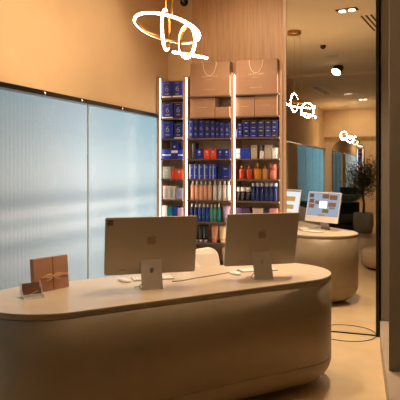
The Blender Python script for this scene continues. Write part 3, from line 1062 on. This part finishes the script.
# dark dome high on the back wall
p = at_y(187, 2, YB)
t = thing('dome_camera', 'small dark round dome fixed high on the back wall', 'camera', (p.x - .03, YB + .004, p.z))
b = MB(M_black)
b.lathe([(.045, 0), (.045, .015), (.04, .03), (.025, .045), (0, .05)], axis=Matrix.Rotation(PI / 2, 3, 'X'), n=20)
b.build('housing', t)
b = MB(M_chrome)
b.lathe([(.012, .044), (.01, .052), (0, .053)], axis=Matrix.Rotation(PI / 2, 3, 'X'), n=12)
b.build('lens', t)

# ------------------------------------------------------------------ chairs
def office_chair(loc, rz, label):
    t = thing('office_chair', label, 'chair', loc, rz)
    b = MB(M_chair)
    L = []
    for d, ins in ((-.035, .03), (-.03, .014), (-.018, .003), (0, 0), (.018, .003), (.03, .014), (.035, .03)):
        ring = []
        for x, z in rrect(.46 - 2 * ins, .42 - 2 * ins, .085 - ins, n=9, cz=.58):
            ring.append((x, -.235 + 1.1 * x * x - .22 * (z - .45) + d, z))
        L.append(ring)
    b.loft(L)
    b.build('backrest', t)
    b = MB(M_chair)
    b.box((0, .02, .42), (.47, .45, .08), bevel=.035, seg=4)
    b.build('seat', t)
    for sx in (-1, 1):
        b = MB(M_chair)
        b.tube(curve_pts([(sx * .23, -.2, .5), (sx * .25, -.1, .62), (sx * .25, .08, .63), (sx * .235, .12, .48)]), .02, n=10)
        b.build('armrest', t)
    b = MB(M_chrome)
    b.lathe([(.03, .1), (.03, .3), (.022, .3), (.022, .385)], n=16)
    b.build('column', t)
    for k in range(5):
        a = 2 * PI * k / 5 + .3
        b = MB(M_chrome)
        b.tube([(0, 0, .1), (.15 * math.cos(a), .15 * math.sin(a), .085), (.28 * math.cos(a), .28 * math.sin(a), .06)], .02, r2=.013)
        lg = b.build('leg', t)
        b = MB(M_black)
        b.lathe([(.024, -.012), (.027, -.006), (.027, .006), (.024, .012)], (.28 * math.cos(a), .28 * math.sin(a), .0275), axis=Matrix.Rotation(PI / 2, 3, 'X'), n=14)
        b.build('caster', lg)
    return t


p = w(222, 5.14)
office_chair((p.x, p.y, 0), math.atan2(-.65, .76) - PI / 2 + math.radians(20), 'white upholstered office chair behind the desk between the two computers')
lt = thing('lounge_chair', 'low ivory tub chair seen in the mirror between the two screens', 'armchair', (w(304, 11.6).x, 2 * YM - w(304, 11.6).y, 0), math.radians(-60))
b = MB(M_chair)
b.lathe([(.3, .1), (.34, .13), (.35, .38), (.32, .42), (0, .43)], n=28)
b.build('seat', lt)
b = MB(M_chair)
L = []
for k in range(19):
    a = PI * (.0 + k / 18)
    c_ = Vector((math.cos(a), -math.sin(a), 0))
    hh = .56 + .2 * math.sin(a)
    L.append([c_ * r + Vector((0, 0, z)) for r, z in ((.34, .12), (.42, .12), (.43, hh - .04), (.405, hh), (.36, hh), (.34, hh - .04))])
b.loft(L)
b.build('backrest', lt)
for k in range(4):
    a = PI / 4 + k * PI / 2
    b = MB(M_bronze)
    b.tube([(.22 * math.cos(a), .22 * math.sin(a), .11), (.25 * math.cos(a), .25 * math.sin(a), .0)], .016, r2=.011)
    b.build('leg', lt)

# ------------------------------------------------------------------ pendant
PC = w(172, 3.437, 30)
RD = Vector((CY, SY, 0))        # the camera's right, for laying the rings out
FD = Vector((-SY, CY, 0))
UP = Vector((0, 0, 1))
ZP = 3.437


def ring_pts(c, e1, e2, r1, r2, n=48):
    return [c + e1 * r1 * math.cos(2 * PI * k / n) + e2 * r2 * math.sin(2 * PI * k / n) for k in range(n)]


def pendant(label):
    t = thing('ring_pendant_light', label, 'pendant light', PC, 0, 'ring pendant lights')
    mpx = ZP / F

    def off(px, py, d=0.0):
        return RD * ((px - 172) * mpx) + UP * ((30 - py) * mpx) + FD * d
    R = [  # centre, e1, e2, radius
        (off(167, 28.5), (RD * .96 - UP * .25 + FD * .1).normalized(), None, .195, (FD - UP * .16)),
        (off(164.5, 24.5, .14), UP, None, .118, (FD + RD * .14)),
        (off(187, 41, .02), (UP * .98 - RD * .05).normalized(), None, .092, (FD * .86 - RD * .5)),
        (off(190, 54, .03), (RD * .98 - UP * .17).normalized(), None, .098, (FD + UP * .2)),
    ]
    for c, e1, _, r, e2 in R:
        e2 = (e2 - e1 * e2.dot(e1)).normalized()
        nrm = e1.cross(e2)
        b = MB(M_gold)
        n = 56
        inner = [[], [], [], []]
        for k in range(n):
            a = 2 * PI * k / n
            d = e1 * math.cos(a) + e2 * math.sin(a)
            for j, (rr, hh) in enumerate(((r - .007, -.009), (r - .007, .009), (r - .003, .009), (r - .003, -.009))):
                inner[j].append(c + d * rr + nrm * hh)
        b.loft(inner + [inner[0]], cap=False)
        ro = b.build('ring', t)
        b = MB(M_ring)
        b.tube([c + (e1 * math.cos(2 * PI * k / n) + e2 * math.sin(2 * PI * k / n)) * (r + .003) for k in range(n)], .0066, closed=True, n=8)
        b.build('led_tube', ro)
    b = MB(M_gold)
    b.lathe([(.09, HC2 - PC.z - .045), (.09, HC2 - PC.z - .002)], (-.087, .115, 0), n=32)
    b.build('canopy', t)
    for a, c in (((-.087, .115), (-.087, .115, .15)), ((-.02, .09), (.0, .0, .07))):
        b = MB(M_gold)
        b.tube([(a[0], a[1], HC2 - PC.z - .04), c], .0014, n=5)
        b.build('wire', t)
    return t


pend = pendant('glowing pendant of interlocking led rings hanging over the desk')
dup(pend, (w(349, 16.6).x, 2 * YM - w(349, 16.6).y, 2.36), .6, 'second glowing ring pendant, seen small in the mirror above the olive tree')

# ------------------------------------------------------------------ ceiling fixtures
def downlight_pair(loc, rz, label, lit=True):
    t = thing('double_downlight', label, 'downlight', loc, rz, 'double downlights in the ceiling')
    b = MB(M_black)
    b.box((0, 0, -.006), (.24, .12, .012), bevel=.003)
    b.build('frame', t)
    for sx in (-.055, .055):
        b = MB(M_spotlit)
        b.lathe([(.04, -.016), (.036, -.020), (0, -.021)], (sx, 0, 0), n=18)
        b.build('lamp', t)
    return t


q = in_mirror(347, 9.5, HC2)
dl = downlight_pair((q.x, q.y, HC2), .2, 'black framed double downlight in the ceiling above the mirror end')
q = in_mirror(363, 99, HC2 - .06)
dup(dl, (q.x, q.y, HC2 - .06), 0, 'distant double downlight in the far ceiling, seen in the mirror')
q = in_mirror(323, 45.5, HC2)
t = thing('smoke_detector', 'small dark smoke detector on the ceiling', 'detector', (q.x, q.y, HC2))
b = MB(M_bronze)
b.lathe([(.045, 0), (.045, -.02), (.03, -.045), (0, -.05)], n=20)
b.build('housing', t)
b = MB(M_black)
b.lathe([(.012, -.047), (.01, -.056), (0, -.057)], n=10)
b.build('sensor', t)
q = in_mirror(332, 55.5, HC2)
t = thing('ceiling_speaker', 'flat round pale speaker grille in the ceiling', 'speaker', (q.x, q.y, HC2))
b = MB(M_speaker)
b.lathe([(.115, 0), (.115, -.006), (.1, -.01), (0, -.01)], n=32)
b.build('grille', t)
b = MB(M_white)
b.lathe([(.125, 0), (.125, -.005), (.112, -.007)], n=32)
b.build('rim', t)
q = in_mirror(339.5, 66, HC2)
t = thing('ceiling_spotlight', 'lit surface mounted cylinder spotlight on the ceiling', 'spotlight', (q.x, q.y, HC2))
ax = Matrix.Rotation(math.radians(38), 3, 'X') @ Matrix.Rotation(math.radians(18), 3, 'Y')
b = MB(M_white)
b.box((0, 0, -.01), (.14, .14, .02), bevel=.004)
b.build('mount', t)
b = MB(M_bronze)
b.lathe([(.088, -.02), (.088, -.16)], axis=ax, n=24)
b.build('housing', t)
b = MB(M_spotlit)
b.lathe([(.084, -.161), (.074, -.168), (0, -.17)], axis=ax, n=24)
b.build('lamp', t)


def vent(a, c, wd, label, n=1, z=HC2, m=M_black):
    qa, qc = in_mirror(*a, z), in_mirror(*c, z)
    q = (qa + qc) / 2
    ln = (qa - qc).length
    rz = math.atan2(qc.y - qa.y, qc.x - qa.x)
    t = thing('ceiling_vent', label, 'vent', (q.x, q.y, z), rz)
    for k in range(n):
        b = MB(m)
        b.box((0, (k - (n - 1) / 2) * wd * 2.6, -.003), (ln, wd, .006))
        b.build('slot', t)
    b = MB(M_ceiling)
    b.box((0, 0, -.001), (ln + .04, wd * 2.6 * n + .02, .002))
    b.build('frame', t)
    return t


vent((366, 15), (379, 30), .022, 'three long dark ceiling slots beside the mirror edge', 3)
vent((315, 87), (328, 94), .13, 'long dark ceiling vent, far back in the mirror', 1, HC2 - .06, M_bronze)
vent((344.5, 94), (351.5, 94), .35, 'square dark ceiling vent beyond the long vent, in the mirror', 1, HC2 - .06, M_bronze)

# small spots in the black rail over the glass
for i, px in enumerate((45, 82, 122.5)):
    k = (px - 200) / F
    s = (XL + .035) / (k * CY - SY)
    yy = s * (k * SY + CY)
    t = thing('rail_spotlight', ['tiny lit spot in the black rail above the gift box', 'tiny lit spot in the rail over the glass joint', 'tiny lit spot in the rail nearest the shelving'][i], 'spotlight', (XL + .03, yy, HG + .016), 0, 'spots in the black rail')
    b = MB(M_chrome)
    b.lathe([(.013, 0), (.013, .006), (.011, .008)], axis=Matrix.Rotation(PI / 2, 3, 'Y'), n=14)
    b.build('rim', t)
    b = MB(M_spotdim)
    b.lathe([(.007, .0082), (.006, .009), (0, .0095)], axis=Matrix.Rotation(PI / 2, 3, 'Y'), n=12)
    b.build('lamp', t)

# ------------------------------------------------------------------ furniture seen in the mirror
# olive tree
q = in_mirror(363, 233, 0)
tx = Vector((q.x, q.y - .1, 0))
pt = thing('potted_olive_tree', 'small olive tree with a bushy crown in a pale round pot', 'plant', tx)
b = MB(M_pot)
b.lathe([(.16, 0), (.2, .02), (.235, .2), (.225, .42), (.21, .46), (.19, .46), (.19, .42), (0, .42)], n=32)
b.build('pot', pt)
b = MB(M_soil)
b.lathe([(.19, .415), (.19, .43), (0, .44)], n=24)
b.build('soil', pt)
b = MB(M_bark)
b.tube(curve_pts([(0, 0, .42), (.015, .01, .65), (-.01, .0, .85), (.01, .01, 1.05), (0, 0, 1.25)]), .03, r2=.018)
br = []
rng = random.Random(11)
for k in range(14):
    a = k * 2.4
    z0 = .85 + .035 * k
    ln = rng.uniform(.2, .36)
    e = Vector((ln * math.cos(a), ln * math.sin(a), z0 + rng.uniform(.15, .4)))
    mid = Vector((ln * .5 * math.cos(a), ln * .5 * math.sin(a), z0 + .12))
    b.tube(curve_pts([(0, 0, z0), mid, e], 5), .011, r2=.004, n=6)
    br.append((mid, e))
b.build('trunk', pt)
b = MB(M_leaf)
for k in range(5200):
    mid, e = rng.choice(br)
    u = rng.random()
    c = mid.lerp(e, u) + Vector((rng.gauss(0, .1), rng.gauss(0, .1), rng.gauss(0, .12)))
    d = Vector((rng.gauss(0, 1), rng.gauss(0, 1), rng.gauss(0, .7))).normalized()
    s_ = d.orthogonal().normalized() * .008
    L_ = rng.uniform(.035, .06)
    b.quad([c, c + d * L_ * .5 + s_, c + d * L_, c + d * L_ * .5 - s_])
fo = b.build('foliage', pt)

# green banquette
bt = thing('bench_sofa', 'dark green channel tufted sofa beside the olive pot', 'sofa', (-1.75, -3.5, 0), PI)
b = MB(M_dark)
b.box((0, 0, .06), (1.5, .62, .12), bevel=.01)
b.build('base', bt)
b = MB(M_green)
for k in range(2):
    b.box((-.375 + .75 * k, .04, .27), (.745, .6, .28), bevel=.05, seg=4)
b.build('seat', bt)
b = MB(M_green)
for k in range(3):
    b.tube([(-.75, -.3 + .0 * k, .45 + .085 * k), (.75, -.3, .45 + .085 * k)], .062, n=14)
b.build('backrest', bt)

# pouf
q = in_mirror(374, 268, 0)
pf = thing('pouf', 'round beige pouf, a sliver of it at the mirror edge', 'pouf', (q.x + .12, q.y, 0))
b = MB(M_pouf)
b.lathe([(.25, .03), (.3, .06), (.31, .16), (.3, .27), (.25, .3), (0, .31)], n=32)
b.build('cushion', pf)
b = MB(M_bronze)
b.lathe([(.22, 0), (.22, .035)], n=24)
b.build('base', pf)

# arched mirror on the far wall
am = thing('arched_mirror', 'tall pill shaped mirror on the far wall behind the sofa', 'mirror', (-1.68, YF + .25, .36))
mh, mwid = 2.06, 1.0
b = MB(mm)
op = rrect(mwid, mh, .48, n=14, cz=mh / 2)
b.loft([[(x, .0, z) for x, z in op], [(x, .012, z) for x, z in op]], smooth=False)
b.build('glass', am)
b = MB(M_gold)
b.tube([(x, .006, z) for x, z in op], .014, closed=True, n=8)
b.build('frame', am)
am.location.y = YF + .01

# ------------------------------------------------------------------ light
def lamp(kind, loc, energy, col, size=.05, rot=None, spot=None, blend=.6, shape=None, sy=None, name='lamp'):
    l = bpy.data.lights.new(name, kind)
    l.energy = energy
    l.color = lin(col)
    if kind in ('POINT', 'SPOT'):
        l.shadow_soft_size = size
    if kind == 'SPOT':
        l.spot_size = math.radians(spot)
        l.spot_blend = blend
    if kind == 'AREA':
        l.size = size
        if sy:
            l.shape = 'RECTANGLE'
            l.size_y = sy
    o = bpy.data.objects.new(name, l)
    COL.objects.link(o)
    o.location = loc
    if rot:
        o.rotation_euler = rot
    return o


WARM = (255, 225, 190)


def down(x, y, e, ang=80, tgt=None, size=.06):
    o = lamp('SPOT', (x, y, HC2 - .05), e, WARM, size, spot=ang, blend=.9, name='ceiling_or_added_lamp')
    if tgt:
        d = Vector(tgt) - o.location
        o.rotation_euler = d.to_track_quat('-Z', 'Y').to_euler()
    return o


down(-.5, 4.85, 260, 70)
down(-1.5, 5.0, 110, 90)
down(-1.25, 4.0, 90, 90)
down(-1.2, 4.3, 55, 100, (-2.4, 4.2, 1.9))
down(-1.2, 3.0, 45, 100, (-2.4, 3.0, 1.9))
down(-1.4, 4.5, 45, 90, (-1.4, 5.8, 2.3))  # added spot without a fixture, brightens the veneer above the shelving
down(-1.2, -1.6, 50, 70)
down(.3, -2.8, 70, 75)
down(-1.3, -4.6, 260, 100)
down(.3, -6.0, 260, 100)
down(-1.3, -6.4, 150, 110, (-1.3, -8, 1.8))

wd_ = bpy.data.worlds.new('daylight')
sc.world = wd_
wd_.use_nodes = True
bg = wd_.node_tree.nodes['Background']
bg.inputs['Color'].default_value = (*lin((238, 238, 238)), 1)
bg.inputs['Strength'].default_value = 3.2

sc.cycles.max_bounces = 10
sc.cycles.transmission_bounces = 8
sc.cycles.glossy_bounces = 6
sc.cycles.sample_clamp_indirect = 6
